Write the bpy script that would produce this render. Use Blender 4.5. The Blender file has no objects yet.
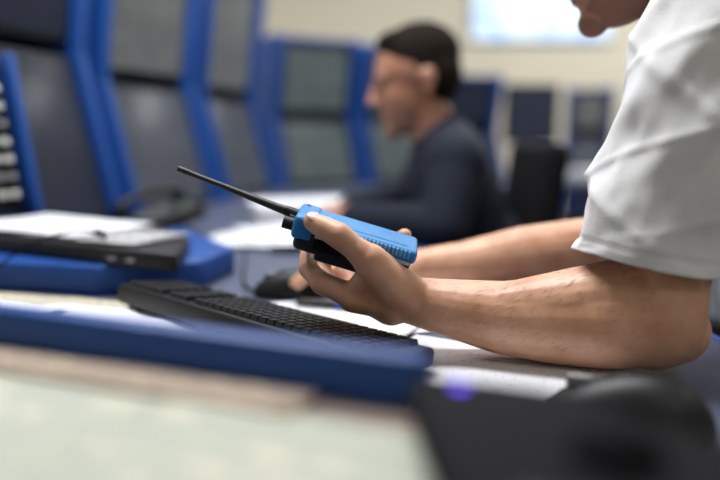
import bpy, bmesh, math, random
from mathutils import Vector, Matrix, noise
random.seed(4)
V = Vector
scene = bpy.context.scene
COL = scene.collection

# ------------------------------------------------------------------ materials
def mat(name, col, rough=0.5, metal=0.0, emis=None, estr=0.0, bump=0.0, bscale=50.0, var=0.0, vscale=8.0, sss=0.0, coat=0.0, spec=0.5):
    m = bpy.data.materials.new(name); m.use_nodes = True
    nt = m.node_tree; b = nt.nodes['Principled BSDF']
    b.inputs['Base Color'].default_value = (*col, 1)
    b.inputs['Roughness'].default_value = rough
    b.inputs['Metallic'].default_value = metal
    b.inputs['Specular IOR Level'].default_value = spec
    if coat: b.inputs['Coat Weight'].default_value = coat
    if sss:
        b.inputs['Subsurface Weight'].default_value = sss
        b.inputs['Subsurface Radius'].default_value = (0.9, 0.35, 0.2)
        b.inputs['Subsurface Scale'].default_value = 0.008
    if emis:
        b.inputs['Emission Color'].default_value = (*emis, 1)
        b.inputs['Emission Strength'].default_value = estr
    tc = nt.nodes.new('ShaderNodeTexCoord')
    if var > 0:
        n = nt.nodes.new('ShaderNodeTexNoise'); n.inputs['Scale'].default_value = vscale; n.inputs['Detail'].default_value = 6
        nt.links.new(tc.outputs['Object'], n.inputs['Vector'])
        mx = nt.nodes.new('ShaderNodeMix'); mx.data_type = 'RGBA'
        mx.inputs[6].default_value = (*[c*(1-var) for c in col], 1)
        mx.inputs[7].default_value = (*[min(1, c*(1+var)) for c in col], 1)
        nt.links.new(n.outputs['Fac'], mx.inputs[0]); nt.links.new(mx.outputs[2], b.inputs['Base Color'])
    if bump > 0:
        n2 = nt.nodes.new('ShaderNodeTexNoise'); n2.inputs['Scale'].default_value = bscale; n2.inputs['Detail'].default_value = 8
        nt.links.new(tc.outputs['Object'], n2.inputs['Vector'])
        bp = nt.nodes.new('ShaderNodeBump'); bp.inputs['Strength'].default_value = bump; bp.inputs['Distance'].default_value = 0.004
        nt.links.new(n2.outputs['Fac'], bp.inputs['Height']); nt.links.new(bp.outputs['Normal'], b.inputs['Normal'])
    return m

def skin_mat(name, c1, c2):
    m = mat(name, c1, 0.45, sss=0.12)
    nt = m.node_tree; b = nt.nodes['Principled BSDF']; N = nt.nodes; L = nt.links
    tc = N.new('ShaderNodeTexCoord')
    n = N.new('ShaderNodeTexNoise'); n.inputs['Scale'].default_value = 26; n.inputs['Detail'].default_value = 9
    L.new(tc.outputs['Object'], n.inputs['Vector'])
    cr = N.new('ShaderNodeMapRange'); cr.inputs[1].default_value = 0.3; cr.inputs[2].default_value = 0.7
    L.new(n.outputs['Fac'], cr.inputs[0])
    mx = N.new('ShaderNodeMix'); mx.data_type = 'RGBA'
    mx.inputs[6].default_value = (*c1, 1); mx.inputs[7].default_value = (*c2, 1)
    L.new(cr.outputs[0], mx.inputs[0]); L.new(mx.outputs[2], b.inputs['Base Color'])
    v = N.new('ShaderNodeTexVoronoi'); v.inputs['Scale'].default_value = 900
    L.new(tc.outputs['Object'], v.inputs['Vector'])
    n3 = N.new('ShaderNodeTexNoise'); n3.inputs['Scale'].default_value = 90; n3.inputs['Detail'].default_value = 5
    L.new(tc.outputs['Object'], n3.inputs['Vector'])
    ad = N.new('ShaderNodeMath'); ad.operation = 'MULTIPLY_ADD'; ad.inputs[1].default_value = 0.35
    L.new(v.outputs['Distance'], ad.inputs[0]); L.new(n3.outputs['Fac'], ad.inputs[2])
    bp = N.new('ShaderNodeBump'); bp.inputs['Strength'].default_value = 0.22; bp.inputs['Distance'].default_value = 0.0008
    L.new(ad.outputs[0], bp.inputs['Height']); L.new(bp.outputs['Normal'], b.inputs['Normal'])
    return m

def paper_mat(name, paper, ink, rows=160.0, dens=0.5, colw=90.0):
    m = mat(name, paper, 0.75)
    nt = m.node_tree; b = nt.nodes['Principled BSDF']; N = nt.nodes; L = nt.links
    tc = N.new('ShaderNodeTexCoord'); sp = N.new('ShaderNodeSeparateXYZ'); L.new(tc.outputs['Object'], sp.inputs[0])
    def M(op, a, bb=None):
        k = N.new('ShaderNodeMath'); k.operation = op
        for i, x in enumerate((a, bb)):
            if x is None: continue
            if isinstance(x, (int, float)): k.inputs[i].default_value = x
            else: L.new(x, k.inputs[i])
        return k.outputs[0]
    ys = M('MULTIPLY', sp.outputs['Y'], rows); fr = M('FRACT', ys); line = M('LESS_THAN', fr, 0.42)
    cx = M('MULTIPLY', sp.outputs['X'], colw*4); fl = M('FLOOR', ys)
    cb = N.new('ShaderNodeCombineXYZ'); L.new(cx, cb.inputs[0]); L.new(M('MULTIPLY', fl, 7.3), cb.inputs[1])
    n = N.new('ShaderNodeTexNoise'); n.inputs['Scale'].default_value = 0.6; n.inputs['Detail'].default_value = 3
    L.new(cb.outputs[0], n.inputs['Vector'])
    wd = M('GREATER_THAN', n.outputs['Fac'], dens); fac = M('MULTIPLY', M('MULTIPLY', line, wd), 0.75)
    mx = N.new('ShaderNodeMix'); mx.data_type = 'RGBA'
    mx.inputs[6].default_value = (*paper, 1); mx.inputs[7].default_value = (*ink, 1)
    L.new(fac, mx.inputs[0]); L.new(mx.outputs[2], b.inputs['Base Color'])
    return m

def screen_mat(name, col, strength, accent):
    m = mat(name, (0.008, 0.008, 0.012), 0.28, spec=0.14)
    nt = m.node_tree; b = nt.nodes['Principled BSDF']; N = nt.nodes; L = nt.links
    tc = N.new('ShaderNodeTexCoord')
    br = N.new('ShaderNodeTexBrick'); br.inputs['Scale'].default_value = 9
    br.inputs['Color1'].default_value = (*col, 1); br.inputs['Color2'].default_value = (*[c*0.7 for c in col], 1)
    br.inputs['Mortar'].default_value = (*accent, 1); br.inputs['Mortar Size'].default_value = 0.03
    L.new(tc.outputs['Object'], br.inputs['Vector'])
    L.new(br.outputs['Color'], b.inputs['Emission Color']); b.inputs['Emission Strength'].default_value = strength
    return m

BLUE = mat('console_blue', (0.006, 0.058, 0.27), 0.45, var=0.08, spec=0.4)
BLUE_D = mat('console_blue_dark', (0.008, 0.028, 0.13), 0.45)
BLUE_L = mat('radio_blue', (0.012, 0.19, 0.48), 0.42, bump=0.15, bscale=500)
BLUE_R = mat('radio_rib_blue', (0.14, 0.38, 0.64), 0.35)
BLACK = mat('black_plastic', (0.009, 0.009, 0.011), 0.45, bump=0.1, bscale=400, spec=0.32)
BLACKM = mat('black_matte', (0.006, 0.006, 0.008), 0.8, spec=0.12)
RUBBER = mat('antenna_rubber', (0.013, 0.012, 0.012), 0.5)
GREY = mat('grey_plastic', (0.22, 0.22, 0.23), 0.5)
SILVER = mat('silver', (0.6, 0.62, 0.65), 0.3, 0.9)
KEY = mat('key_black', (0.012, 0.012, 0.015), 0.45, spec=0.4)
DESK = mat('desk_laminate', (0.09, 0.105, 0.16), 0.4, var=0.05)
SHELFM = mat('shelf_laminate', (0.22, 0.165, 0.14), 0.5, var=0.06)
WALL = mat('wall_paint', (0.66, 0.61, 0.49), 0.85, bump=0.05, bscale=80, var=0.03, vscale=2)
CEIL = mat('ceiling_tile', (0.55, 0.55, 0.53), 0.9, bump=0.1, bscale=120)
FLOOR = mat('carpet', (0.07, 0.08, 0.11), 0.95, bump=0.4, bscale=400, var=0.15, vscale=60)
TRIM = mat('trim_paint', (0.4, 0.38, 0.33), 0.6)
SKIN = skin_mat('skin_tanned', (0.54, 0.265, 0.155), (0.72, 0.42, 0.28))
SKIN2 = skin_mat('skin_face', (0.36, 0.165, 0.10), (0.44, 0.22, 0.145))
STUB = mat('stubble_skin', (0.25, 0.13, 0.09), 0.6, bump=0.3, bscale=600)
NAIL = mat('nail', (0.72, 0.42, 0.33), 0.25, coat=0.4)
TEE = mat('white_cotton', (0.74, 0.745, 0.76), 0.9, bump=0.35, bscale=900)
NAVY = mat('navy_fabric', (0.006, 0.010, 0.022), 0.85, bump=0.2, bscale=300, spec=0.3)
JEANS = mat('grey_trousers', (0.06, 0.065, 0.08), 0.9, bump=0.2, bscale=500)
HAIR = mat('dark_hair', (0.012, 0.008, 0.006), 0.9, bump=0.6, bscale=160, spec=0.15)
ARMHAIR = mat('arm_hair', (0.10, 0.045, 0.02), 0.5)
EYEW = mat('eye_white_shaded', (0.30, 0.22, 0.18), 0.5)  # eye whites darkened to a skin-shadow tone, lid shade put into the colour
IRIS = mat('iris', (0.03, 0.018, 0.010), 0.25)
BROW = mat('eyebrow_hair', (0.05, 0.028, 0.018), 0.8)
LIP = mat('lip', (0.27, 0.115, 0.085), 0.5)
SHOE = mat('shoe_leather', (0.02, 0.016, 0.013), 0.4)
PAPER = paper_mat('printed_paper', (0.74, 0.75, 0.78), (0.25, 0.26, 0.32), 150, 0.52)
PAPERW = paper_mat('lined_paper', (0.74, 0.75, 0.80), (0.45, 0.50, 0.65), 110, 0.60)
PAPERG = paper_mat('grey_print_paper', (0.42, 0.42, 0.42), (0.10, 0.10, 0.12), 75, 0.45, 40)
FORM = paper_mat('form_paper', (0.46, 0.46, 0.38), (0.22, 0.29, 0.27), 42, 0.45, 12)
FORM2 = paper_mat('strip_paper', (0.40, 0.32, 0.24), (0.10, 0.06, 0.06), 90, 0.42, 40)
CHART = paper_mat('chart_paper', (0.58, 0.52, 0.37), (0.12, 0.16, 0.25), 120, 0.48, 60)
LED = mat('led_violet', (0.1, 0.05, 0.6), 0.4, emis=(0.12, 0.06, 1.0), estr=2.0)
WHITEB = mat('button_white', (0.6, 0.6, 0.58), 0.5)
REDB = mat('button_red', (0.45, 0.06, 0.05), 0.5)
PENB = mat('pen_blue', (0.01, 0.06, 0.45), 0.25)
LAMP = mat('lamp_diffuser', (0.9, 0.9, 0.88), 0.6, emis=(1, 0.98, 0.94), estr=3)
DISP = mat('lcd', (0.08, 0.10, 0.09), 0.2)
PROJ = mat('projection', (0.3, 0.3, 0.3), 0.5)
def proj_nodes():
    nt = PROJ.node_tree; N = nt.nodes; L = nt.links; b = N['Principled BSDF']
    tc = N.new('ShaderNodeTexCoord'); n = N.new('ShaderNodeTexNoise'); n.inputs['Scale'].default_value = 3.5; n.inputs['Detail'].default_value = 2
    L.new(tc.outputs['Object'], n.inputs['Vector'])
    cr = N.new('ShaderNodeValToRGB'); cr.color_ramp.elements[0].position = 0.38; cr.color_ramp.elements[1].position = 0.55
    cr.color_ramp.elements[0].color = (0.36, 0.60, 1.0, 1); cr.color_ramp.elements[1].color = (0.72, 0.88, 1.0, 1)
    L.new(n.outputs['Fac'], cr.inputs[0]); L.new(cr.outputs[0], b.inputs['Emission Color']); b.inputs['Emission Strength'].default_value = 1.1
proj_nodes()

# ------------------------------------------------------------------ mesh helpers
def finish(name, me, m, smooth=True, loc=None):
    ob = bpy.data.objects.new(name, me); COL.objects.link(ob)
    if m is not None and not me.materials: me.materials.append(m)
    if smooth:
        me.polygons.foreach_set('use_smooth', [True]*len(me.polygons))
    return ob

def smooth_angle(ob, deg=35):
    me = ob.data
    bm = bmesh.new(); bm.from_mesh(me)
    for e in bm.edges:
        if len(e.link_faces) == 2 and e.calc_face_angle(0) > math.radians(deg): e.smooth = False
    bm.to_mesh(me); bm.free()

def group(name, loc, kids):
    e = bpy.data.objects.new(name, None); COL.objects.link(e)
    e.empty_display_size = 0.1; e.location = loc
    for k in kids:
        k.parent = e; k.matrix_parent_inverse = Matrix.Translation(-V(loc))
    return e

def axes_m(x, y, z):
    return Matrix((x, y, z)).transposed()

def obox(name, c, half, m, ax=None, bev=0.004, seg=3, taper=None):
    bm = bmesh.new(); bmesh.ops.create_cube(bm, size=2.0)
    for v in bm.verts:
        v.co = V((v.co.x*half[0], v.co.y*half[1], v.co.z*half[2]))
        if taper and v.co.z > 0: v.co.x *= taper[0]; v.co.y *= taper[1]
    if bev: bmesh.ops.bevel(bm, geom=bm.edges[:], offset=min(bev, min(half)*0.95), segments=seg, profile=0.5, affect='EDGES')
    me = bpy.data.meshes.new(name); bm.to_mesh(me); bm.free()
    ob = finish(name, me, m)
    mw = (ax if ax else Matrix.Identity(3)).to_4x4(); mw.translation = V(c)
    ob.matrix_world = mw
    smooth_angle(ob, 40)
    return ob

def rotz(a): return Matrix.Rotation(a, 3, 'Z')

def prism(name, pts, z0, z1, m, bev=0.004, seg=2):
    bm = bmesh.new()
    vs = [bm.verts.new((p[0], p[1], z0)) for p in pts]
    f = bm.faces.new(vs)
    r = bmesh.ops.extrude_face_region(bm, geom=[f])
    for g in r['geom']:
        if isinstance(g, bmesh.types.BMVert): g.co.z = z1
    bmesh.ops.recalc_face_normals(bm, faces=bm.faces[:])
    if bev: bmesh.ops.bevel(bm, geom=bm.edges[:], offset=bev, segments=seg, profile=0.5, affect='EDGES')
    me = bpy.data.meshes.new(name); bm.to_mesh(me); bm.free()
    ob = finish(name, me, m); smooth_angle(ob, 40); return ob

def tube(name, pts, r, m, res=8, radii=None, smooth_iter=True):
    cu = bpy.data.curves.new(name, 'CURVE'); cu.dimensions = '3D'; cu.bevel_depth = r; cu.bevel_resolution = res; cu.use_fill_caps = True
    sp = cu.splines.new('NURBS' if smooth_iter else 'POLY'); sp.points.add(len(pts)-1)
    for i, p in enumerate(pts):
        sp.points[i].co = (*p, 1); sp.points[i].radius = radii[i] if radii else 1
    if smooth_iter: sp.use_endpoint_u = True; sp.order_u = min(4, len(pts)); sp.resolution_u = 10
    tmp = bpy.data.objects.new(name+'_tmp', cu); COL.objects.link(tmp)
    dg = bpy.context.evaluated_depsgraph_get()
    me = bpy.data.meshes.new_from_object(tmp.evaluated_get(dg))
    bpy.data.objects.remove(tmp); me.name = name; me.materials.clear()
    ob = finish(name, me, m); smooth_angle(ob, 50); return ob

def organic(name, parts, m, voxel=0.004, it=4, fac=0.5):
    bm = bmesh.new()
    for p in parts:
        if p[0] == 'c':
            _, a, ra, b, rb = p
            s = bmesh.new()
            bmesh.ops.create_icosphere(s, subdivisions=3, radius=ra, matrix=Matrix.Translation(V(a)))
            bmesh.ops.create_icosphere(s, subdivisions=3, radius=rb, matrix=Matrix.Translation(V(b)))
            r = bmesh.ops.convex_hull(s, input=s.verts[:])
            dead = [g for g in r['geom_interior'] + r['geom_unused'] if isinstance(g, bmesh.types.BMVert)]
            bmesh.ops.delete(s, geom=list(set(dead)), context='VERTS')
            bmesh.ops.recalc_face_normals(s, faces=s.faces[:])
        else:
            _, c, rad, rot = p
            s = bmesh.new()
            mw = Matrix.Translation(V(c)) @ (rot.to_4x4() if rot else Matrix.Identity(4)) @ Matrix.Diagonal((*rad, 1))
            bmesh.ops.create_icosphere(s, subdivisions=4, radius=1, matrix=mw)
        tm = bpy.data.meshes.new('t'); s.to_mesh(tm); s.free(); bm.from_mesh(tm); bpy.data.meshes.remove(tm)
    me = bpy.data.meshes.new(name); bm.to_mesh(me); bm.free()
    tmp = bpy.data.objects.new(name+'_tmp', me); COL.objects.link(tmp)
    md = tmp.modifiers.new('r', 'REMESH'); md.mode = 'VOXEL'; md.voxel_size = voxel; md.use_smooth_shade = True
    ms = tmp.modifiers.new('s', 'SMOOTH'); ms.iterations = it; ms.factor = fac
    dg = bpy.context.evaluated_depsgraph_get()
    me2 = bpy.data.meshes.new_from_object(tmp.evaluated_get(dg))
    bpy.data.objects.remove(tmp); me2.name = name; me2.materials.clear()
    return finish(name, me2, m)

def chain(pts):
    return [('c', pts[i][0], pts[i][1], pts[i+1][0], pts[i+1][1]) for i in range(len(pts)-1)]

# ------------------------------------------------------------------ room
X0, X1, Y0, Y1, H = -2.3, 3.4, -2.2, 6.0, 2.8
obox('floor', ((X0+X1)/2, (Y0+Y1)/2, -0.05), ((X1-X0)/2, (Y1-Y0)/2, 0.05), FLOOR, bev=0)
obox('ceiling', ((X0+X1)/2, (Y0+Y1)/2, H+0.05), ((X1-X0)/2, (Y1-Y0)/2, 0.05), CEIL, bev=0)
obox('wall_back', ((X0+X1)/2, Y1+0.05, H/2), ((X1-X0)/2+0.1, 0.05, H/2), WALL, bev=0)
obox('wall_front', ((X0+X1)/2, Y0-0.05, H/2), ((X1-X0)/2+0.1, 0.05, H/2), WALL, bev=0)
obox('wall_left', (X0-0.05, (Y0+Y1)/2, H/2), (0.05, (Y1-Y0)/2, H/2), WALL, bev=0)
obox('wall_right', (X1+0.05, (Y0+Y1)/2, H/2), (0.05, (Y1-Y0)/2, H/2), WALL, bev=0)
obox('baseboard_back', ((X0+X1)/2, Y1-0.008, 0.05), ((X1-X0)/2, 0.008, 0.05), TRIM, bev=0.002)
obox('baseboard_left', (X0+0.008, (Y0+Y1)/2, 0.05), (0.008, (Y1-Y0)/2-0.02, 0.05), TRIM, bev=0.002)
obox('baseboard_right', (X1-0.008, (Y0+Y1)/2, 0.05), (0.008, (Y1-Y0)/2-0.02, 0.05), TRIM, bev=0.002)

def ceiling_light(x, y, w, e):
    a = obox('housing', (x, y, H-0.02), (0.62, 0.32, 0.02), TRIM, bev=0.004)
    b = obox('diffuser', (x, y, H-0.043), (0.58, 0.28, 0.004), LAMP, bev=0.001)
    l = bpy.data.lights.new('tube_light', 'AREA'); l.shape = 'RECTANGLE'; l.size = 1.15; l.size_y = 0.55; l.energy = w; l.color = e
    lo = bpy.data.objects.new('tube_light', l); COL.objects.link(lo); lo.location = (x, y, H-0.055)
    group('ceiling_light', (x, y, H-0.02), [a, b, lo])
for x, y, w in [(-0.3, 1.25, 62), (0.9, -0.9, 4), (-1.1, 3.2, 10), (0.9, 2.6, 12), (0.4, 4.7, 13), (2.3, 4.6, 42), (-1.4, 4.9, 5), (2.3, 0.9, 5)]:
    ceiling_light(x, y, w, (0.98, 0.99, 1.0))
w = bpy.data.worlds.new('world'); scene.world = w; w.use_nodes = True
w.node_tree.nodes['Background'].inputs[0].default_value = (0.5, 0.55, 0.65, 1)
w.node_tree.nodes['Background'].inputs[1].default_value = 0.1

sc = obox('screen_surface', (1.495, Y1-0.045, 2.09), (0.575, 0.004, 0.36), PROJ, bev=0.001)
sf = obox('screen_frame', (1.495, Y1-0.025, 2.09), (0.59, 0.018, 0.37), GREY, bev=0.004)
sh = obox('screen_housing', (1.495, Y1-0.04, 2.50), (0.64, 0.035, 0.035), WHITEB, bev=0.01)
group('projection_screen', (1.495, Y1-0.03, 2.09), [sc, sf, sh])

# ------------------------------------------------------------------ monitor consoles
scr = {
 'dark': screen_mat('screen_dark', (0.016, 0.022, 0.040), 0.8, (0.028, 0.034, 0.055)),
 'mid': screen_mat('screen_mid', (0.065, 0.075, 0.095), 0.9, (0.10, 0.11, 0.13)),
 'light': screen_mat('screen_light', (0.165, 0.17, 0.165), 0.9, (0.11, 0.12, 0.125)),
 'green': screen_mat('screen_green', (0.115, 0.14, 0.14), 0.9, (0.075, 0.10, 0.10)),
}
def console(L, R, low, up, zk=1.13, zt=1.54, zb=0.70):
    L = V((L[0], L[1], 0)); R = V((R[0], R[1], 0)); u = (R-L).normalized(); n = V((u.y, -u.x, 0)); W = (R-L).length
    kids = []
    prof = [(0.035, zb), (-0.075, zk), (-0.015, zt), (-0.06, zt+0.03), (-0.26, zt+0.01), (-0.33, zk), (-0.33, 0.0), (-0.08, 0.0), (-0.08, zb-0.06)]
    for s, nm in ((0.0, 'side_panel_1'), (W-0.036, 'side_panel_2')):
        bm = bmesh.new(); vs = [bm.verts.new(L+u*s+n*d+V((0, 0, z))) for d, z in prof]
        f = bm.faces.new(vs); r = bmesh.ops.extrude_face_region(bm, geom=[f])
        for g in r['geom']:
            if isinstance(g, bmesh.types.BMVert): g.co += u*0.036
        bmesh.ops.recalc_face_normals(bm, faces=bm.faces[:])
        bmesh.ops.bevel(bm, geom=bm.edges[:], offset=0.006, segments=2, profile=0.5, affect='EDGES')
        me = bpy.data.meshes.new(nm); bm.to_mesh(me); bm.free(); o = finish(nm, me, BLUE); smooth_angle(o, 40); kids.append(o)
    def mon(a, b, sm, nm):
        pa = L+u*(W/2)+n*a[0]+V((0, 0, a[1])); pb = L+u*(W/2)+n*b[0]+V((0, 0, b[1]))
        vv = (pb-pa).normalized(); h = (pb-pa).length; nn = u.cross(vv).normalized()
        if nn.dot(n) < 0: nn = -nn
        c = (pa+pb)/2; ax = axes_m(u, vv, u.cross(vv))
        kids.append(obox(nm+'_casing', c-nn*0.02, (W/2-0.04, h/2-0.004, 0.022), BLACK, ax, 0.006))
        kids.append(obox(nm+'_screen', c+nn*0.0025, (W/2-0.058, h/2-0.022, 0.0015), sm, ax, 0.0005))
    mon((0.0, zb+0.05), (-0.10, zk-0.01), scr[low], 'lower_monitor')
    mon((-0.10, zk+0.012), (-0.045, zt-0.005), scr[up], 'upper_monitor')
    cm = L+u*(W/2)
    ax = axes_m(u, n, V((0, 0, -1)))
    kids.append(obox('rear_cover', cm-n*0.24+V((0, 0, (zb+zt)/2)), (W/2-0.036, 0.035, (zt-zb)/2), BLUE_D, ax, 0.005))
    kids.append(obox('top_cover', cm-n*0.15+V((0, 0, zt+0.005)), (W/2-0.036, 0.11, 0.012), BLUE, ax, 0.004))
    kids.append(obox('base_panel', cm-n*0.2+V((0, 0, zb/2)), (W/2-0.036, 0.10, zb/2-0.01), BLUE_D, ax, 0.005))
    kids.append(obox('front_sill', cm-n*0.03+V((0, 0, zb+0.018)), (W/2-0.036, 0.05, 0.022), BLUE, ax, 0.006))
    group('monitor_console', tuple(cm), kids)
console((-0.79, 1.50), (-0.675, 1.95), 'dark', 'dark', 1.21, 1.64)
console((-0.665, 2.02), (-0.505, 2.47), 'mid', 'light', 1.15, 1.58)
console((-0.49, 2.54), (-0.36, 2.97), 'mid', 'light', 1.13, 1.55)
console((-0.35, 3.10), (0.02, 3.32), 'green', 'green', 1.06, 1.39)
console((0.045, 3.36), (0.41, 3.56), 'green', 'green', 1.06, 1.38)
console((0.43, 3.60), (0.76, 3.72), 'mid', 'dark', 1.00, 1.26)
console((1.30, 4.50), (1.58, 4.42), 'mid', 'light', 0.98, 1.24)

dk = obox('top', (1.10, 3.75, 0.735), (0.26, 0.32, 0.015), DESK, bev=0.004)
dp = [obox('leg_%d' % i, (1.10+sx*0.22, 3.75+sy*0.28, 0.36), (0.02, 0.02, 0.36), BLUE_D, bev=0.003) for i, (sx, sy) in enumerate([(1, 1), (1, -1), (-1, 1), (-1, -1)])]
group('side_desk', (1.10, 3.75, 0), [dk]+dp)
def flat_monitor(c, ang, sm, w=0.2, h=0.14):
    ax = rotz(ang); c = V(c)
    k = [obox('casing', c, (w, 0.02, h), BLACK, ax, 0.008), obox('screen', c+ax@V((0, -0.021, 0)), (w-0.015, 0.002, h-0.015), sm, ax, 0.0005),
         obox('stand', c+V((0, 0, -h-0.06))+ax@V((0, 0.02, 0)), (0.03, 0.012, 0.10), BLACK, ax, 0.004), ]
    k.append(obox('foot', (c.x, c.y, 0.757), (0.11, 0.08, 0.007), BLACK, ax, 0.004))
    group('computer_monitor', tuple(c), k)
flat_monitor((0.88, 3.66, 1.08), 0.1, scr['dark'], 0.14, 0.15)
obox('paper_stack', (1.20, 3.60, 0.775), (0.09, 0.12, 0.024), PAPER, rotz(0.2), 0.002)

# ------------------------------------------------------------------ main desk
dpts = [(0.44, 0.52), (0.43, 0.95), (0.36, 1.16), (0.20, 1.36), (0.10, 1.52), (0.07, 1.75), (0.09, 2.05), (0.22, 2.5), (0.45, 2.95), (0.80, 3.3), (0.80, 3.62),
        (0.42, 3.50), (0.36, 3.46), (0.02, 3.27), (-0.36, 3.03), (-0.43, 2.80), (-0.56, 2.44), (-0.72, 1.95), (-0.83, 1.50), (-0.85, 0.9), (-0.80, 0.52)]
top = prism('worktop', dpts, 0.72, 0.75, DESK, 0.004)
edge = tube('blue_edge_trim', [(p[0], p[1], 0.735) for p in dpts[:10]], 0.017, BLUE, smooth_iter=False)
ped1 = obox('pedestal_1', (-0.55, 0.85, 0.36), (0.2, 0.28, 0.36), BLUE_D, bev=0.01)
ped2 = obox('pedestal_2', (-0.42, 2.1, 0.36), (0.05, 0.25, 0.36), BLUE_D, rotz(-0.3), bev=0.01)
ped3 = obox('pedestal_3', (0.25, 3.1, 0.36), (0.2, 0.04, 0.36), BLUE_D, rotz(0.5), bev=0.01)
group('console_desk', (0, 1.5, 0), [top, edge, ped1, ped2, ped3])

s1 = prism('shelf_base', [(-0.84, 1.14), (-0.40, 1.035), (-0.25, 1.09), (-0.22, 1.22), (-0.36, 1.45), (-0.74, 1.49), (-0.84, 1.46)], 0.75, 0.797, BLUE, 0.008)
s2 = prism('shelf_top', [(-0.82, 1.26), (-0.262, 0.985), (-0.285, 1.16), (-0.42, 1.36), (-0.76, 1.46)], 0.797, 0.824, BLACK, 0.006)
s2b = [obox('port_%d' % i, V((-0.262, 0.985, 0.808)).lerp(V((-0.82, 1.26, 0.808)), 0.14+0.06*i)+V((-0.001, -0.002, 0)), (0.008, 0.0015, 0.003), GREY, rotz(math.atan2(0.275, -0.558)), 0.001) for i in range(2)]
group('document_shelf', (-0.5, 1.2, 0.75), [s1, s2]+s2b)

def sheet(name, c, ang, w, h, m, wav=0.002, seed=0, curl=0.0):
    bm = bmesh.new(); nx, ny = 24, 24
    g = [[None]*(ny+1) for _ in range(nx+1)]
    for i in range(nx+1):
        for j in range(ny+1):
            x = (i/nx-0.5)*w; y = (j/ny-0.5)*h
            z = wav*(0.5+0.5*noise.noise(V((x*14+seed*7, y*14, seed))))*1.2
            g[i][j] = bm.verts.new((x, y, z))
    for i in range(nx):
        for j in range(ny): bm.faces.new((g[i][j], g[i+1][j], g[i+1][j+1], g[i][j+1]))
    me = bpy.data.meshes.new(name); bm.to_mesh(me); bm.free()
    ob = finish(name, me, m); ob.location = c; ob.rotation_euler = (0, 0, ang)
    so = ob.modifiers.new('s', 'SOLIDIFY'); so.thickness = 0.0006; so.offset = 1
    return ob
group('shelf_documents', (-0.5, 1.25, 0.83), [
    sheet('sheet_1', (-0.43, 1.165, 0.8262), -0.44, 0.26, 0.13, PAPERG, 0.001, 1),
    sheet('sheet_2', (-0.55, 1.26, 0.8285), -0.50, 0.30, 0.18, PAPERW, 0.003, 2),
    sheet('sheet_3', (-0.37, 1.12, 0.8278), -0.40, 0.11, 0.12, PAPERG, 0.001, 3)])
group('loose_papers', (-0.4, 0.95, 0.752), [
    sheet('sheet_1', (-0.47, 0.955, 0.7515), -0.28, 0.46, 0.14, CHART, 0.003, 4),
    sheet('sheet_2', (-0.37, 0.87, 0.7555), -0.24, 0.36, 0.12, PAPERW, 0.008, 5),
    sheet('sheet_3', (-0.54, 0.90, 0.764), -0.40, 0.30, 0.11, PAPERW, 0.008, 6)])
group('desk_papers', (0, 0.9, 0.752), [
    sheet('sheet_1', (0.02, 0.93, 0.7512), 0.35, 0.297, 0.21, PAPERW, 0.0015, 7),
    sheet('sheet_2', (-0.02, 0.90, 0.7535), -0.45, 0.21, 0.15, PAPER, 0.002, 8),
    sheet('sheet_3', (0.14, 0.70, 0.7512), -0.52, 0.25, 0.15, PAPERW, 0.002, 9)])
group('far_papers', (-0.15, 1.8, 0.76), [
    obox('ream', (-0.16, 2.0, 0.775), (0.15, 0.11, 0.024), PAPERW, rotz(0.3), 0.002),
    sheet('sheet_1', (-0.14, 1.70, 0.7525), 0.4, 0.30, 0.21, PAPERW, 0.010, 11),
    sheet('sheet_2', (-0.22, 1.55, 0.7522), -0.3, 0.25, 0.18, PAPER, 0.008, 12),
    sheet('sheet_3', (-0.10, 1.47, 0.766), 0.1, 0.18, 0.12, PAPERW, 0.006, 13)])

pd = V((0.9, -0.25, 0)).normalized()
pc = V((-0.045, 0.945, 0.7615))
group('ballpoint_pen', tuple(pc), [
    tube('barrel', [pc-pd*0.045, pc+pd*0.035], 0.0045, BLACK, smooth_iter=False),
    tube('cap', [pc+pd*0.012, pc+pd*0.062], 0.0055, PENB, smooth_iter=False),
    tube('tip', [pc-pd*0.045, pc-pd*0.058], 0.0035, SILVER, radii=[1, 0.2], smooth_iter=False),
    tube('clip', [pc+pd*0.058+V((0, 0, 0.007)), pc+pd*0.022+V((0, 0, 0.007))], 0.0012, PENB, smooth_iter=False)])

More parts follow.
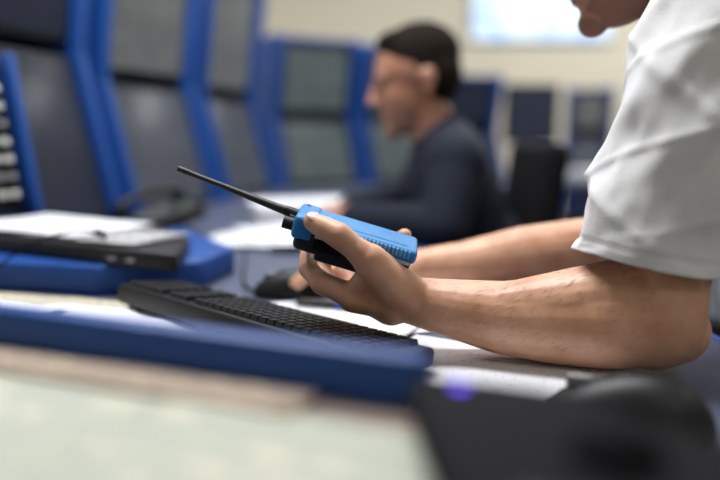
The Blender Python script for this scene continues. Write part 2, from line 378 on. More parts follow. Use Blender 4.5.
def keyboard(c, ang, L, W, tilt=0.05, hh=0.010, wedge=0.006):
    R = rotz(ang) @ Matrix.Rotation(tilt, 3, 'X')
    c = V(c)
    P = lambda x, y, z: c + R@V((x, y, z))
    bm = bmesh.new(); bmesh.ops.create_cube(bm, size=2.0)
    for v in bm.verts:
        x, y, z = v.co; v.co = V((x*L/2, y*W/2, z*hh if z > 0 else -hh-(wedge if y > 0 else 0)))
    bmesh.ops.bevel(bm, geom=bm.edges[:], offset=0.005, segments=3, profile=0.5, affect='EDGES')
    me = bpy.data.meshes.new('case'); bm.to_mesh(me); bm.free(); o = finish('case', me, BLACK)
    mw = R.to_4x4(); mw.translation = c; o.matrix_world = mw; smooth_angle(o, 40)
    k = [o]
    bm = bmesh.new(); rows = 6; pitch = W*0.86/rows; n = int((L*0.95)/pitch)
    def addbox(x, y, sx, sy):
        t = bmesh.new(); bmesh.ops.create_cube(t, size=1)
        for v in t.verts:
            s = 0.92 if v.co.z < 0 else 0.72
            v.co = V((v.co.x*(sx-pitch*(1-s))+x, v.co.y*(sy-pitch*(1-s))+y, v.co.z*0.007+hh+0.0025))
        tm = bpy.data.meshes.new('t'); t.to_mesh(tm); t.free(); bm.from_mesh(tm); bpy.data.meshes.remove(tm)
    for r in range(rows):
        for i in range(n):
            if i in (int(n*0.66), int(n*0.80)): continue
            if r == 0 and int(n*0.18) < i < int(n*0.42): continue
            addbox((i-(n-1)/2)*pitch, (r-(rows-1)/2)*pitch, pitch, pitch)
    a, b = int(n*0.18)+1, int(n*0.42)-1
    addbox(((a+b)/2-(n-1)/2)*pitch, -(rows-1)/2*pitch, pitch*(b-a+1), pitch)
    me = bpy.data.meshes.new('keys'); bm.to_mesh(me); bm.free()
    o = finish('keys', me, KEY, smooth=False); mw = R.to_4x4(); mw.translation = c; o.matrix_world = mw; k.append(o)
    for i, sx in enumerate((-1, 1)):
        k.append(obox('foot_%d' % i, P(sx*L*0.42, W*0.42, -hh-wedge-0.003), (0.012, 0.004, 0.006), BLACK, R, 0.002))
    group('computer_keyboard', tuple(c), k)
keyboard((-0.128, 0.815, 0.7755), math.atan2(-0.67, 0.74)+math.pi, 0.47, 0.095, 0.14)

# ------------------------------------------------------------------ foreground raised shelf
lipA, lipB = V((-0.60, 0.620, 0)), V((0.45, 0.222, 0))
ld = (lipB-lipA).normalized(); ln = V((ld.y, -ld.x, 0))
def q(s, t): p = lipA+ld*s+ln*t; return (p.x, p.y)
Le = 0.682
ZS = 0.843
f1 = prism('shelf_board', [q(0, 0), q(Le, 0), (0.09, 0.34), (0.14, 0.290), (0.19, 0.22), (0.20, 0.10), q(0.3, 0.33), q(0, 0.33)], ZS-0.022, ZS, SHELFM, 0.003)
f2 = prism('blue_lip', [q(0, -0.016), q(Le, -0.016), q(Le, 0.004), q(0, 0.004)], ZS-0.026, ZS+0.031, BLUE, 0.007)
f3 = prism('support_1', [q(0.02, 0.05), q(0.05, 0.05), q(0.05, 0.3), q(0.02, 0.3)], 0.0, ZS-0.02, BLUE_D, 0.003)
f4 = prism('support_2', [(0.08, 0.12), (0.11, 0.12), (0.11, 0.30), (0.08, 0.30)], 0.0, ZS-0.02, BLUE_D, 0.003)
group('raised_shelf', (0, 0.45, 0.8), [f1, f2, f3, f4])
ang = math.atan2(ld.y, ld.x)
def qc(s, t, z): p = q(s, t); return (p[0], p[1], z)
group('printed_forms', (0, 0.4, ZS+0.001), [
    sheet('sheet_1', qc(0.34, 0.145, ZS+0.0012), ang+0.04, 0.42, 0.20, FORM, 0.001, 20),
    sheet('sheet_2', qc(0.640, 0.140, ZS+0.0025), ang-0.03, 0.20, 0.20, FORM, 0.001, 21),
    sheet('sheet_3', qc(0.33, 0.028, ZS+0.0040), ang, 0.58, 0.036, FORM2, 0.001, 22)])

def controller():
    pts = [(0.025, 0.366), (0.047, 0.373), (0.098, 0.356), (0.150, 0.304), (0.200, 0.240), (0.215, 0.13), (0.045, 0.13), (0.030, 0.27)]
    b = prism('body', pts, ZS+0.004, ZS+0.024, BLACKM, 0.009, 4)
    k = [b, organic('trackball', [('e', (0.105, 0.27, ZS+0.022), (0.020, 0.020, 0.020), None)], BLACKM, 0.002, 2),
         obox('indicator_led', (0.052, 0.350, ZS+0.0238), (0.0038, 0.0028, 0.0018), LED, rotz(ang), 0.001)]
    for i in range(4):
        k.append(obox('button_%d' % i, (0.06+i*0.02, 0.225-i*0.004, ZS+0.024), (0.008, 0.011, 0.003), KEY, rotz(ang), 0.002))
        k.append(obox('rubber_foot_%d' % i, (0.06+(i % 2)*0.06, 0.18+(i//2)*0.12, ZS+0.0025), (0.006, 0.006, 0.0024), BLACKM, None, 0.001))
    k.append(tube('cable', [(0.20, 0.18, ZS+0.01), (0.24, 0.20, ZS), (0.27, 0.32, 0.80), (0.30, 0.45, 0.755), (0.40, 0.50, 0.755), (0.47, 0.56, 0.75)], 0.0025, BLACKM))
    group('trackball_controller', (0.11, 0.27, ZS), k)
controller()

def mouse(name, c, ang, s=1.0, cable=None):
    R = rotz(ang); c = V(c)
    bm = bmesh.new(); bmesh.ops.create_uvsphere(bm, u_segments=40, v_segments=24, radius=1)
    for v in bm.verts:
        x, y, z = v.co
        wv = 0.031*(1-0.13*math.cos(x*math.pi)*0.8)
        zz = z*0.038*(1-0.25*x) if z > 0 else z*0.004
        v.co = V((x*0.058, y*wv, zz))*s
    me = bpy.data.meshes.new('shell'); bm.to_mesh(me); bm.free()
    o = finish('shell', me, BLACK); mw = R.to_4x4(); mw.translation = c+V((0, 0, 0.004*s)); o.matrix_world = mw
    k = [o]
    k.append(tube('button_seam', [c+R@V((0.054, 0, 0.016))*s, c+R@V((0.035, 0, 0.029))*s, c+R@V((0.008, 0, 0.0415))*s], 0.001, BLACKM))
    k.append(obox('scroll_wheel', c+R@V((0.032, 0, 0.030))*s, (0.009*s, 0.0035*s, 0.007*s), GREY, R, 0.003))
    if cable: k.append(tube('cable', [c+R@V((0.055, 0, 0.008))]+[V(p) for p in cable], 0.0022, BLACKM))
    group(name, tuple(c), k)
mouse('computer_mouse', (0.222, 0.555, 0.7505), 2.75, 1.2, [(0.10, 0.60, 0.754), (0.03, 0.575, 0.754), (-0.10, 0.59, 0.754)])
mouse('computer_mouse', (-0.105, 1.035, 0.7505), 3.0, 1.0, [(-0.20, 1.08, 0.753), (-0.205, 1.25, 0.753), (-0.25, 1.5, 0.753)])

group('headset_microphone', (-0.42, 1.07, 0.83), [
    tube('cable', [(-0.60, 1.06, 0.753), (-0.55, 1.05, 0.80), (-0.50, 1.06, 0.832), (-0.455, 1.06, 0.845), (-0.42, 1.075, 0.85), (-0.405, 1.09, 0.835)], 0.0018, BLACKM),
    tube('capsule', [(-0.415, 1.085, 0.843), (-0.40, 1.092, 0.835)], 0.006, BLACK, smooth_iter=False)])

def telephone(c, ang):
    R = rotz(ang); c = V(c); P = lambda x, y, z: c+R@V((x, y, z)); T = R@Matrix.Rotation(0.25, 3, 'X')
    k = [obox('base', P(0, 0, 0.034), (0.09, 0.095, 0.018), BLACK, T, 0.008),
         obox('display', P(0.03, 0.05, 0.066), (0.04, 0.018, 0.002), DISP, T, 0.001)]
    for i in range(3):
        for j in range(4):
            k.append(obox('key_%d_%d' % (i, j), P(0.005+i*0.022, -0.05+j*0.02, 0.041+j*0.0052), (0.007, 0.006, 0.003), GREY, T, 0.001))
    h = organic('handset', [('c', P(-0.06, -0.075, 0.050), 0.019, P(-0.06, -0.07, 0.062), 0.017), ('c', P(-0.06, 0.075, 0.085), 0.019, P(-0.06, 0.07, 0.097), 0.017),
                            ('c', P(-0.06, -0.07, 0.068), 0.012, P(-0.06, 0.0, 0.095), 0.011), ('c', P(-0.06, 0.0, 0.095), 0.011, P(-0.06, 0.07, 0.101), 0.012)], BLACK, 0.003, 3)
    k.append(h)
    pts = []
    for i in range(60):
        t = i/59; pts.append(P(-0.06-0.05*math.sin(t*3.14)+0.005*math.cos(i*1.6), -0.09-0.03*math.sin(t*3.14), 0.045-0.035*t+0.005*math.sin(i*1.6)))
    k.append(tube('coiled_cord', pts, 0.0015, BLACKM, res=3))
    group('desk_telephone', tuple(c), k)
telephone((-0.50, 1.72, 0.75), -1.0)

def intercom():
    a = V((-0.815, 1.20, 0)); b = V((-0.705, 1.465, 0)); u = (b-a).normalized(); n = V((u.y, -u.x, 0)); W = (b-a).length
    tilt = 0.16; vv = (V((0, 0, 1))-n*tilt).normalized(); ax = axes_m(u, vv, u.cross(vv)); nn = u.cross(vv)
    if nn.dot(n) < 0: nn = -nn
    c = (a+b)/2-n*0.02+V((0, 0, 0.985))
    k = [obox('housing', c-nn*0.03, (W/2, 0.15, 0.03), BLACK, ax, 0.006), obox('front_plate', c+nn*0.001, (W/2-0.008, 0.14, 0.002), BLACKM, ax, 0.001)]
    for r in range(7):
        for i in range(9):
            m_ = WHITEB if (r % 3 != 1) else (REDB if i % 4 == 1 else GREY)
            k.append(obox('button_%d_%d' % (r, i), c+u*((i-4)*0.029)+vv*((r-3)*0.036-0.01)+nn*0.007, (0.008, 0.007, 0.006), m_, ax, 0.002))
    k.append(obox('side_frame', c+u*(W/2+0.010)-nn*0.02, (0.010, 0.17, 0.05), BLUE, ax, 0.006))
    group('intercom_panel', tuple(c), k)
intercom()

def office_chair(c, ang, sh=0.48, bh=1.0, arms=True, bw=0.21):
    R = rotz(ang); c = V((c[0], c[1], 0)); P = lambda x, y, z: c+R@V((x, y, z))
    k = [obox('seat', P(0, 0, sh-0.035), (0.24, 0.24, 0.035), BLACKM, R, 0.03, 5)]
    T = R@Matrix.Rotation(-0.12, 3, 'Y')
    k.append(obox('backrest', P(-0.27, 0, bh-0.26), (0.03, bw, 0.26), BLACKM, T, 0.03, 5))
    k.append(tube('back_bracket', [P(-0.08, 0, sh-0.07), P(-0.26, 0, sh-0.06), P(-0.30, 0, sh+0.12), P(-0.30, 0, bh-0.22)], 0.018, BLACK))
    k.append(tube('gas_column', [P(0, 0, 0.07), P(0, 0, sh-0.06)], 0.025, SILVER, smooth_iter=False))
    for i in range(5):
        a = i*2*math.pi/5
        e = P(math.cos(a)*0.29, math.sin(a)*0.29, 0.07)
        k.append(tube('base_leg_%d' % i, [P(0, 0, 0.11), e], 0.02, BLACK, radii=[1.2, 0.7], smooth_iter=False))
        k.append(organic('caster_%d' % i, [('e', e-V((0, 0, 0.042)), (0.028, 0.02, 0.028), None)], BLACKM, 0.005, 1))
    if arms:
      for s in (-1, 1):
        k.append(tube('arm_post_%d' % (s > 0), [P(-0.02, s*0.2, sh-0.06), P(-0.02, s*0.29, sh-0.03), P(-0.04, s*0.29, sh+0.15)], 0.014, BLACK))
        k.append(obox('armrest_%d' % (s > 0), P(-0.03, s*0.29, sh+0.165), (0.09, 0.03, 0.014), BLACKM, R, 0.012))
    group('office_chair', (c.x, c.y, 0), k)

# ------------------------------------------------------------------ people helpers
def frame(f, up):
    f = V(f).normalized(); up = V(up); l = up.cross(f).normalized(); up = f.cross(l).normalized()
    return axes_m(f, l, up)
def head_parts(c, F, s=1.0):
    c = V(c); P = lambda x, y, z: c+F@(V((x, y, z))*s)
    E = lambda x, y, z, rx, ry, rz: ('e', P(x, y, z), (rx*s, ry*s, rz*s), F)
    p = [E(-0.008, 0, 0.03, 0.096, 0.075, 0.086), E(0.028, 0, -0.02, 0.062, 0.060, 0.085), E(0.035, 0, -0.075, 0.050, 0.046, 0.036),
         E(0.074, 0, -0.096, 0.019, 0.022, 0.018), ('c', P(0.09, 0, 0.012), 0.008*s, P(0.110, 0, -0.022), 0.0105*s),
         E(0.099, 0.011, -0.027, 0.010, 0.006, 0.007), E(0.099, -0.011, -0.027, 0.010, 0.006, 0.007),
         ('c', P(0.079, -0.032, 0.026), 0.012*s, P(0.079, 0.032, 0.026), 0.012*s),
         E(0.060, 0.034, -0.026, 0.020, 0.018, 0.026), E(0.060, -0.034, -0.026, 0.020, 0.018, 0.026),
         E(0.087, 0, -0.056, 0.009, 0.018, 0.006), E(0.085, 0, -0.067, 0.009, 0.016, 0.006)]
    for sy in (-1, 1):
        p += [E(-0.012, sy*0.077, 0.004, 0.018, 0.009, 0.020), E(-0.008, sy*0.076, -0.018, 0.011, 0.008, 0.020)]
    return p
def head_extras(c, F, s=1.0):
    c = V(c); P = lambda x, y, z: c+F@(V((x, y, z))*s); E = lambda x, y, z, rx, ry, rz: ('e', P(x, y, z), (rx*s, ry*s, rz*s), F)
    k = []
    k.append(organic('hair', [E(-0.018, 0, 0.054, 0.094, 0.079, 0.077), E(-0.040, 0, 0.012, 0.066, 0.078, 0.076), E(0.034, 0, 0.096, 0.040, 0.052, 0.026),
                              E(-0.014, 0.066, 0.038, 0.030, 0.013, 0.034), E(-0.014, -0.066, 0.038, 0.030, 0.013, 0.034), E(0.006, 0.064, 0.008, 0.008, 0.007, 0.022), E(0.006, -0.064, 0.008, 0.008, 0.007, 0.022)], HAIR, 0.004, 3))
    k.append(organic('stubble', [E(0.0352, 0, -0.077, 0.0500, 0.0468, 0.0362), E(0.0745, 0, -0.0975, 0.0192, 0.0215, 0.0180), E(0.03, 0, -0.060, 0.052, 0.0520, 0.035)], STUB, 0.003, 3))
    for sy in (-1, 1):
        nm = 'l' if sy > 0 else 'r'
        k.append(organic('eye_'+nm, [E(0.077, sy*0.030, 0.006, 0.008, 0.010, 0.0042)], EYEW, 0.002, 1))
        k.append(organic('iris_'+nm, [E(0.0838, sy*0.030, 0.006, 0.003, 0.0045, 0.0040)], IRIS, 0.0012, 1))
        k.append(organic('eyebrow_'+nm, [('c', P(0.0895, sy*0.014, 0.027), 0.0030*s, P(0.082, sy*0.040, 0.029), 0.0022*s)], BROW, 0.0012, 1))
    k.append(organic('mouth', [E(0.091, 0, -0.058, 0.0055, 0.012, 0.0032), E(0.089, 0, -0.066, 0.0055, 0.011, 0.0036)], LIP, 0.002, 2))
    return k
def hand_parts(w, f, back, thumb, curl=0.45, s=1.0, r0=0.026):
    w = V(w); f = V(f).normalized(); t = V(thumb); t = (t-f*t.dot(f)).normalized(); b = V(back); b = (b-f*b.dot(f)-t*b.dot(t)).normalized()
    P = lambda x, y, z: w+(f*x+t*y+b*z)*s
    p = []
    spec = [(0.030, 0.090, (0.042, 0.025, 0.020), 0.0095), (0.010, 0.094, (0.046, 0.029, 0.021), 0.0098), (-0.010, 0.090, (0.042, 0.027, 0.021), 0.0092), (-0.029, 0.080, (0.033, 0.020, 0.019), 0.0082)]
    for y, x, ls, r in spec:
        m_ = P(x, y, 0); p.append(('c', P(0.008, y*0.55, 0), 0.019*s, m_, 0.0125*s))
        pos = m_; rr = r*1.12*s; d = curl*0.5
        for i, l in enumerate(ls):
            dirv = f*math.cos(d)-b*math.sin(d)+t*(y*1.2)*0.5
            nx_ = pos+dirv.normalized()*l*s; p.append(('c', pos, rr, nx_, rr*0.9)); pos = nx_; rr *= 0.9; d += curl
    p.append(('e', P(0.05, 0, -0.002), (0.045*s, 0.038*s, 0.014*s), axes_m(f, t, f.cross(t))))
    a = P(0.022, 0.028, -0.006); b2 = P(0.055, 0.050, -0.014); c2 = P(0.083, 0.058, -0.020); d2 = P(0.105, 0.056, -0.025)
    p += [('c', P(0.005, 0.01, 0), 0.019*s, a, 0.017*s), ('c', a, 0.017*s, b2, 0.0125*s), ('c', b2, 0.0125*s, c2, 0.011*s), ('c', c2, 0.011*s, d2, 0.0088*s)]
    return p
def shoe(name, heel, d):
    heel = V(heel); d = V(d).normalized()
    return organic(name, [('c', heel+V((0, 0, 0.045)), 0.042, heel+d*0.10+V((0, 0, 0.045)), 0.044), ('c', heel+d*0.10+V((0, 0, 0.042)), 0.042, heel+d*0.2+V((0, 0, 0.034)), 0.034)], SHOE, 0.008, 2)

def foreground_man():
    k = []
    W = V((0.058, 0.757, 0.813))
    p = chain([(W, 0.0265), (V((0.10, 0.751, 0.806)), 0.032), (V((0.155, 0.741, 0.798)), 0.040), (V((0.210, 0.727, 0.799)), 0.047), (V((0.255, 0.714, 0.802)), 0.051),
               (V((0.303, 0.702, 0.808)), 0.051), (V((0.314, 0.712, 0.86)), 0.047), (V((0.345, 0.735, 0.98)), 0.050), (V((0.395, 0.775, 1.13)), 0.055)])
    p += [('c', (0.303, 0.702, 0.80), 0.046, (0.326, 0.702, 0.795), 0.035), ('c', (0.15, 0.736, 0.808), 0.028, (0.23, 0.718, 0.818), 0.040), ('c', (0.23, 0.718, 0.818), 0.040, (0.29, 0.706, 0.832), 0.042)]
    MI, MM, MR, MP = V((-0.008, 0.748, 0.820)), V((-0.010, 0.772, 0.815)), V((-0.002, 0.794, 0.818)), V((0.012, 0.812, 0.826))
    p += [('c', W, 0.0265, MI, 0.018), ('c', W, 0.026, MM, 0.0165), ('c', W+V((0, 0.01, 0)), 0.024, MR, 0.016), ('c', W+V((0, 0.014, 0.002)), 0.023, MP, 0.015)]
    p += [('c', (0.035, 0.757, 0.811), 0.026, (0.008, 0.768, 0.818), 0.021)]
    I2, I3, I4 = V((-0.042, 0.752, 0.834)), V((-0.058, 0.772, 0.846)), V((-0.060, 0.795, 0.860))
    p += chain([(MI, 0.0160), (MI.lerp(I2, 0.5), 0.0130), (I2, 0.0132), (I2.lerp(I3, 0.5), 0.0108), (I3, 0.0112), (I4, 0.0092)])
    p += chain([(MM, 0.0150), (V((-0.042, 0.795, 0.824)), 0.0118), (V((-0.045, 0.815, 0.845)), 0.0105), (V((-0.038, 0.812, 0.868)), 0.0092)])
    p += chain([(MR, 0.0145), (V((-0.020, 0.828, 0.832)), 0.0112), (V((-0.014, 0.834, 0.856)), 0.0100), (V((-0.006, 0.813, 0.880)), 0.0088)])
    p += chain([(MP, 0.0130), (V((0.014, 0.838, 0.842)), 0.0102), (V((0.036, 0.832, 0.862)), 0.0092), (V((0.052, 0.810, 0.878)), 0.0085)])
    CM, TM, TI, TT = V((0.036, 0.740, 0.834)), V((0.010, 0.722, 0.865)), V((-0.022, 0.720, 0.8915)), V((-0.050, 0.731, 0.9045))
    p += [('c', W+V((0, -0.006, 0.004)), 0.024, CM, 0.025), ('c', CM, 0.025, TM, 0.0185), ('c', TM, 0.0172, TM.lerp(TI, 0.55), 0.0128), ('c', TM.lerp(TI, 0.55), 0.0128, TI, 0.0142), ('c', TI, 0.0140, TI.lerp(TT, 0.5), 0.0122), ('c', TI.lerp(TT, 0.5), 0.0126, TT, 0.0100)]
    p += [('c', CM+V((-0.005, 0.004, -0.004)), 0.020, MI+V((0.006, -0.002, 0.004)), 0.016), ('c', TM+V((0.004, 0.006, -0.010)), 0.013, MI, 0.014)]
    arm = organic('left_arm_and_hand', p, SKIN, 0.0018, 5); k.append(arm)
    cu = bpy.data.curves.new('arm_hair', 'CURVE'); cu.dimensions = '3D'; cu.bevel_depth = 0.00011; cu.bevel_resolution = 0
    vs = [v for v in arm.data.vertices if 0.075 < v.co.x < 0.29 and v.normal.z > -0.35 and v.co.z < 0.87]
    for v in random.sample(vs, min(520, len(vs))):
        n = v.normal.copy(); d = V((-0.75, -0.15, -0.45)); d = (d-n*d.dot(n)).normalized()
        d = (d+V((random.uniform(-.3, .3), random.uniform(-.3, .3), random.uniform(-.3, .3)))).normalized(); l = random.uniform(0.005, 0.011)
        s = cu.splines.new('POLY'); s.points.add(2)
        for i, (a, b) in enumerate(((0, 0), (0.5, 0.12), (1.0, 0.10))):
            s.points[i].co = (*(v.co+d*l*a+n*l*b), 1); s.points[i].radius = (1, 0.8, 0.3)[i]
    cu.materials.append(ARMHAIR); ah = bpy.data.objects.new('arm_hair', cu); COL.objects.link(ah); k.append(ah)
    td = (TT-TI).normalized(); nn = V((0.15, -0.55, 0.82)); nn = (nn-td*nn.dot(td)).normalized()
    k.append(organic('thumb_nail', [('e', TT+nn*0.0082-td*0.001, (0.0085, 0.0070, 0.0019), axes_m(td, nn.cross(td), nn))], NAIL, 0.0008, 1))
    WR = V((0.085, 0.985, 0.806))
    p = chain([(WR, 0.026), (V((0.15, 0.995, 0.808)), 0.033), (V((0.24, 1.010, 0.818)), 0.043), (V((0.33, 1.02, 0.826)), 0.046), (V((0.40, 1.03, 0.832)), 0.044), (V((0.455, 1.045, 0.93)), 0.050), (V((0.49, 1.06, 1.10)), 0.055)])
    p += hand_parts(WR, (-1, 0.20, 0.0), (0, 0, 1), (0, -1, 0), 0.25)
    k.append(organic('right_arm_and_hand', p, SKIN, 0.0028, 4))
    F = frame((-0.95, -0.05, -0.30), (-0.30, 0, 0.95)); hc = V((0.338, 0.925, 1.250))
    k.append(organic('head_and_neck', head_parts(hc, F)+[('c', (0.38, 0.925, 1.21), 0.056, (0.46, 0.925, 1.11), 0.064)], SKIN2, 0.004, 4))
    k += head_extras(hc, F)
    k.append(organic('tshirt_body', [('e', (0.54, 0.925, 0.99), (0.12, 0.175, 0.17), Matrix.Rotation(-0.35, 3, 'Y')), ('e', (0.63, 0.925, 0.78), (0.125, 0.165, 0.20), Matrix.Rotation(-0.25, 3, 'Y')),
                                     ('c', (0.43, 0.785, 1.125), 0.072, (0.48, 0.90, 1.12), 0.075), ('c', (0.50, 1.05, 1.11), 0.070, (0.48, 0.92, 1.12), 0.075), ('c', (0.49, 1.06, 1.10), 0.066, (0.475, 1.05, 1.02), 0.062),
                                     ('c', (0.49, 0.84, 1.02), 0.09, (0.50, 1.02, 1.02), 0.09), ('c', (0.67, 0.86, 0.62), 0.12, (0.67, 0.99, 0.62), 0.12)], TEE, 0.006, 6))
    bm = bmesh.new(); NR, NS = 90, 120
    path = [(V((0.300, 0.716, 0.866)), 0.079, 0.066), (V((0.316, 0.724, 0.93)), 0.079, 0.067), (V((0.345, 0.740, 1.01)), 0.080, 0.070), (V((0.382, 0.762, 1.10)), 0.086, 0.074), (V((0.41, 0.795, 1.175)), 0.074, 0.068), (V((0.43, 0.84, 1.20)), 0.03, 0.03)]
    rings = []
    def cr(a, b, c, d, f): return 0.5*((2*b)+(c-a)*f+(2*a-5*b+4*c-d)*f*f+(3*b-a-3*c+d)*f**3)
    g = lambda n, kx: path[max(0, min(len(path)-1, n))][kx]
    for i in range(NR+1):
        t = i/NR*(len(path)-1); j = min(int(t), len(path)-2); f = t-j
        c = cr(g(j-1, 0), g(j, 0), g(j+1, 0), g(j+2, 0), f); rx = cr(g(j-1, 1), g(j, 1), g(j+1, 1), g(j+2, 1), f); ry = cr(g(j-1, 2), g(j, 2), g(j+1, 2), g(j+2, 2), f)
        ring = []
        h = i/NR
        for s_ in range(NS):
            a = s_/NS*2*math.pi
            fold = 0.0040*math.sin(a*3+h*11+1.2)*math.sin(h*9+0.6) + 0.0030*math.sin(a*5-h*22) * min(1, h*3)
            fold += 0.006*noise.noise(V((math.cos(a)*1.6, math.sin(a)*1.6, h*5+3)))+0.003*noise.noise(V((math.cos(a)*4, math.sin(a)*4, h*14)))
            fold += 0.0034*math.exp(-((math.sin((a+1.2)*1.0+h*9.0))/0.16)**2)*min(1, h*5)
            fold += 0.0026*math.exp(-((math.sin((a+0.3)*1.0-h*13.0))/0.12)**2)*min(1, h*4)
            fold -= 0.0016*math.exp(-((h-0.055)/0.006)**2)
            dz = -0.010*math.cos(a)*(1-h) + 0.003*math.sin(a*2+0.5)*(1-h)
            ring.append(bm.verts.new(c+V((math.cos(a)*(rx+fold), math.sin(a)*(ry+fold), dz))))
        rings.append(ring)
    for i in range(NR):
        for s_ in range(NS):
            bm.faces.new((rings[i][s_], rings[i][(s_+1) % NS], rings[i+1][(s_+1) % NS], rings[i+1][s_]))
    me = bpy.data.meshes.new('tshirt_sleeve'); bm.to_mesh(me); bm.free(); sl = finish('tshirt_sleeve', me, TEE)
    so = sl.modifiers.new('s', 'SOLIDIFY'); so.thickness = 0.0022; so.offset = -1
    k.append(sl)
    k.append(organic('trousers', [('c', (0.67, 0.85, 0.59), 0.11, (0.67, 1.0, 0.59), 0.11), ('c', (0.66, 0.85, 0.575), 0.088, (0.24, 0.80, 0.575), 0.062), ('c', (0.66, 1.0, 0.575), 0.088, (0.24, 1.06, 0.575), 0.062),
                                  ('c', (0.24, 0.80, 0.57), 0.062, (0.26, 0.80, 0.12), 0.046), ('c', (0.24, 1.06, 0.57), 0.062, (0.26, 1.06, 0.12), 0.046)], JEANS, 0.008, 4))
    k.append(shoe('shoe_l', (0.28, 0.80, 0.0), (-1, 0, 0))); k.append(shoe('shoe_r', (0.28, 1.06, 0.0), (-1, 0, 0)))
    group('man_in_white_tshirt', (0.6, 0.92, 0.0), k)
foreground_man()
office_chair((0.68, 0.925), math.pi, 0.485, 0.95)

def radio():
    C = V((-0.006, 0.760, 0.8785)); a = V((-0.958, 0.03, 0.285)).normalized()
    n = V((0, -0.17, 0.98)); n = (n-a*n.dot(a)).normalized()
    wv = n.cross(a); ax = Matrix((a, wv, n)).transposed()
    sg = 1 if wv.y > 0 else -1
    P = lambda s, t, h: C+a*s+wv*(sg*t)+n*h
    k = [obox('body', P(0, 0, -0.005), (0.064, 0.0265, 0.0145), BLACK, ax, 0.007, 4),
         obox('front_shell', P(-0.004, 0.0, 0.010), (0.064, 0.0275, 0.0075), BLUE_L, ax, 0.005, 4),
         obox('top_cap', P(0.056, 0, 0.006), (0.0125, 0.0275, 0.0135), BLUE_L, ax, 0.006, 4),
         obox('battery_pack', P(-0.012, 0, -0.020), (0.050, 0.024, 0.006), BLACK, ax, 0.004),
         obox('side_rail', P(-0.01, -0.0275, 0.003), (0.052, 0.0012, 0.0018), SILVER, ax, 0.0008),
         obox('push_to_talk', P(0.026, -0.0275, -0.006), (0.016, 0.003, 0.006), BLACKM, ax, 0.003),
         obox('recessed_panel', P(-0.012, 0.002, 0.0172), (0.044, 0.017, 0.0008), BLUE_L, ax, 0.0006),
         obox('belt_clip', P(-0.010, 0, -0.027), (0.032, 0.010, 0.0016), BLACK, ax, 0.001)]
    for i in range(18):
        k.append(obox('grip_rib_%d' % i, P(0.016-i*0.0044, -0.0262, 0.0125), (0.0011, 0.0022, 0.0042), BLUE_R, ax, 0.0008))
    k.append(tube('volume_knob', [P(0.066, -0.014, 0.004), P(0.080, -0.014, 0.004)], 0.0068, BLACK, smooth_iter=False))
    k.append(tube('channel_knob', [P(0.066, 0.002, 0.004), P(0.076, 0.002, 0.004)], 0.0060, BLACK, smooth_iter=False))
    b0 = P(0.064, 0.006, 0.008)
    k.append(tube('antenna_base', [b0, b0+V((-0.018, 0.002, 0.0075))], 0.0068, BLACK, radii=[1.15, 0.8], smooth_iter=False))
    tip = V((-0.204, 0.79, 0.9570))
    s0 = b0+V((-0.014, 0.002, 0.006))
    k.append(tube('antenna', [s0, s0.lerp(tip, 0.12)+V((0, 0, -0.001)), s0.lerp(tip, 0.5)+V((0, 0, 0.0)), s0.lerp(tip, 0.93), s0.lerp(tip, 0.95), tip], 0.0046, RUBBER, radii=[1.2, 1.0, 0.72, 0.6, 0.86, 0.72]))
    k.append(obox('indicator_lamp', P(0.060, 0.018, 0.0198), (0.002, 0.002, 0.0008), REDB, ax, 0.0006))
    group('handheld_radio', tuple(C), k)
radio()

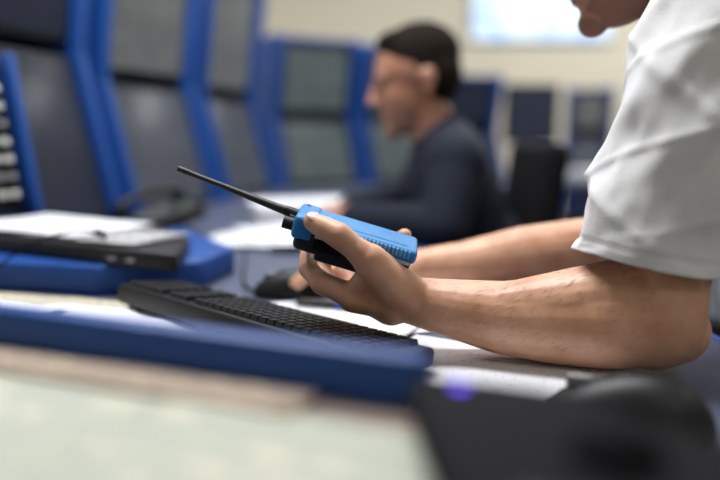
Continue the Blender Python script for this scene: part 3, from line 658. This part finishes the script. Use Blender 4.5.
def background_man():
    k = []
    F = frame((-0.97, -0.12, -0.20), (-0.20, 0, 1)); hc = V((0.137, 1.74, 1.115))
    k.append(organic('head_and_neck', head_parts(hc, F, 1.08)+[('c', (0.150, 1.74, 1.06), 0.058, (0.205, 1.75, 0.96), 0.068)], SKIN2, 0.004, 4))
    k += head_extras(hc, F, 1.08)
    sh_l, sh_r = V((0.215, 1.575, 0.925)), V((0.215, 1.925, 0.925))
    el_l, el_r = V((0.18, 1.50, 0.79)), V((0.14, 2.02, 0.81))
    wl, wr = V((-0.01, 1.60, 0.797)), V((-0.02, 1.86, 0.797))
    k.append(organic('jacket', [('e', (0.24, 1.75, 0.82), (0.120, 0.175, 0.20), Matrix.Rotation(-0.25, 3, 'Y')), ('e', (0.30, 1.75, 0.66), (0.13, 0.165, 0.17), None),
                                ('c', sh_l, 0.070, (0.22, 1.75, 0.955), 0.078), ('c', sh_r, 0.070, (0.22, 1.75, 0.955), 0.078), ('c', (0.20, 1.75, 0.96), 0.07, (0.187, 1.747, 1.0), 0.066),
                                ('c', sh_l, 0.066, el_l, 0.055), ('c', el_l, 0.055, wl, 0.040), ('c', sh_r, 0.066, el_r, 0.053), ('c', el_r, 0.053, wr, 0.040)], NAVY, 0.006, 5))
    k.append(organic('left_hand', hand_parts(wl+V((0.01, 0, 0)), (-0.90, 0.45, -0.08), (0, 0, 1), (0.4, 1, 0), 0.5), SKIN2, 0.003, 3))
    k.append(organic('right_hand', hand_parts(wr+V((0.01, 0, 0)), (-0.90, -0.4, -0.08), (0, 0, 1), (0.4, -1, 0), 0.5), SKIN2, 0.003, 3))
    k.append(organic('trousers', [('c', (0.33, 1.67, 0.59), 0.11, (0.33, 1.83, 0.59), 0.11), ('c', (0.33, 1.67, 0.575), 0.088, (-0.08, 1.64, 0.575), 0.062), ('c', (0.33, 1.83, 0.575), 0.088, (-0.08, 1.86, 0.575), 0.062),
                                  ('c', (-0.08, 1.64, 0.57), 0.062, (-0.06, 1.64, 0.12), 0.046), ('c', (-0.08, 1.86, 0.57), 0.062, (-0.06, 1.86, 0.12), 0.046)], JEANS, 0.010, 4))
    k.append(shoe('shoe_l', (-0.04, 1.64, 0.0), (-1, 0, 0))); k.append(shoe('shoe_r', (-0.04, 1.86, 0.0), (-1, 0, 0)))
    group('man_in_navy_jacket', (0.3, 1.75, 0), k)
background_man()
office_chair((0.165, 1.80), math.pi+0.1, 0.485, 0.97, bw=0.16)
office_chair((1.05, 3.05), 2.2, 0.48, 0.99)

cd = bpy.data.cameras.new('camera'); cam = bpy.data.objects.new('camera', cd); COL.objects.link(cam)
cam.location = (0, 0, 1.0); cam.rotation_euler = (math.radians(90-8.93), 0, 0)
cd.lens = 35; cd.sensor_width = 36; cd.clip_start = 0.02
cd.dof.use_dof = True; cd.dof.focus_distance = 0.755; cd.dof.aperture_fstop = 1.2
scene.camera = cam
scene.view_settings.view_transform = 'Standard'
scene.view_settings.exposure = 0.0
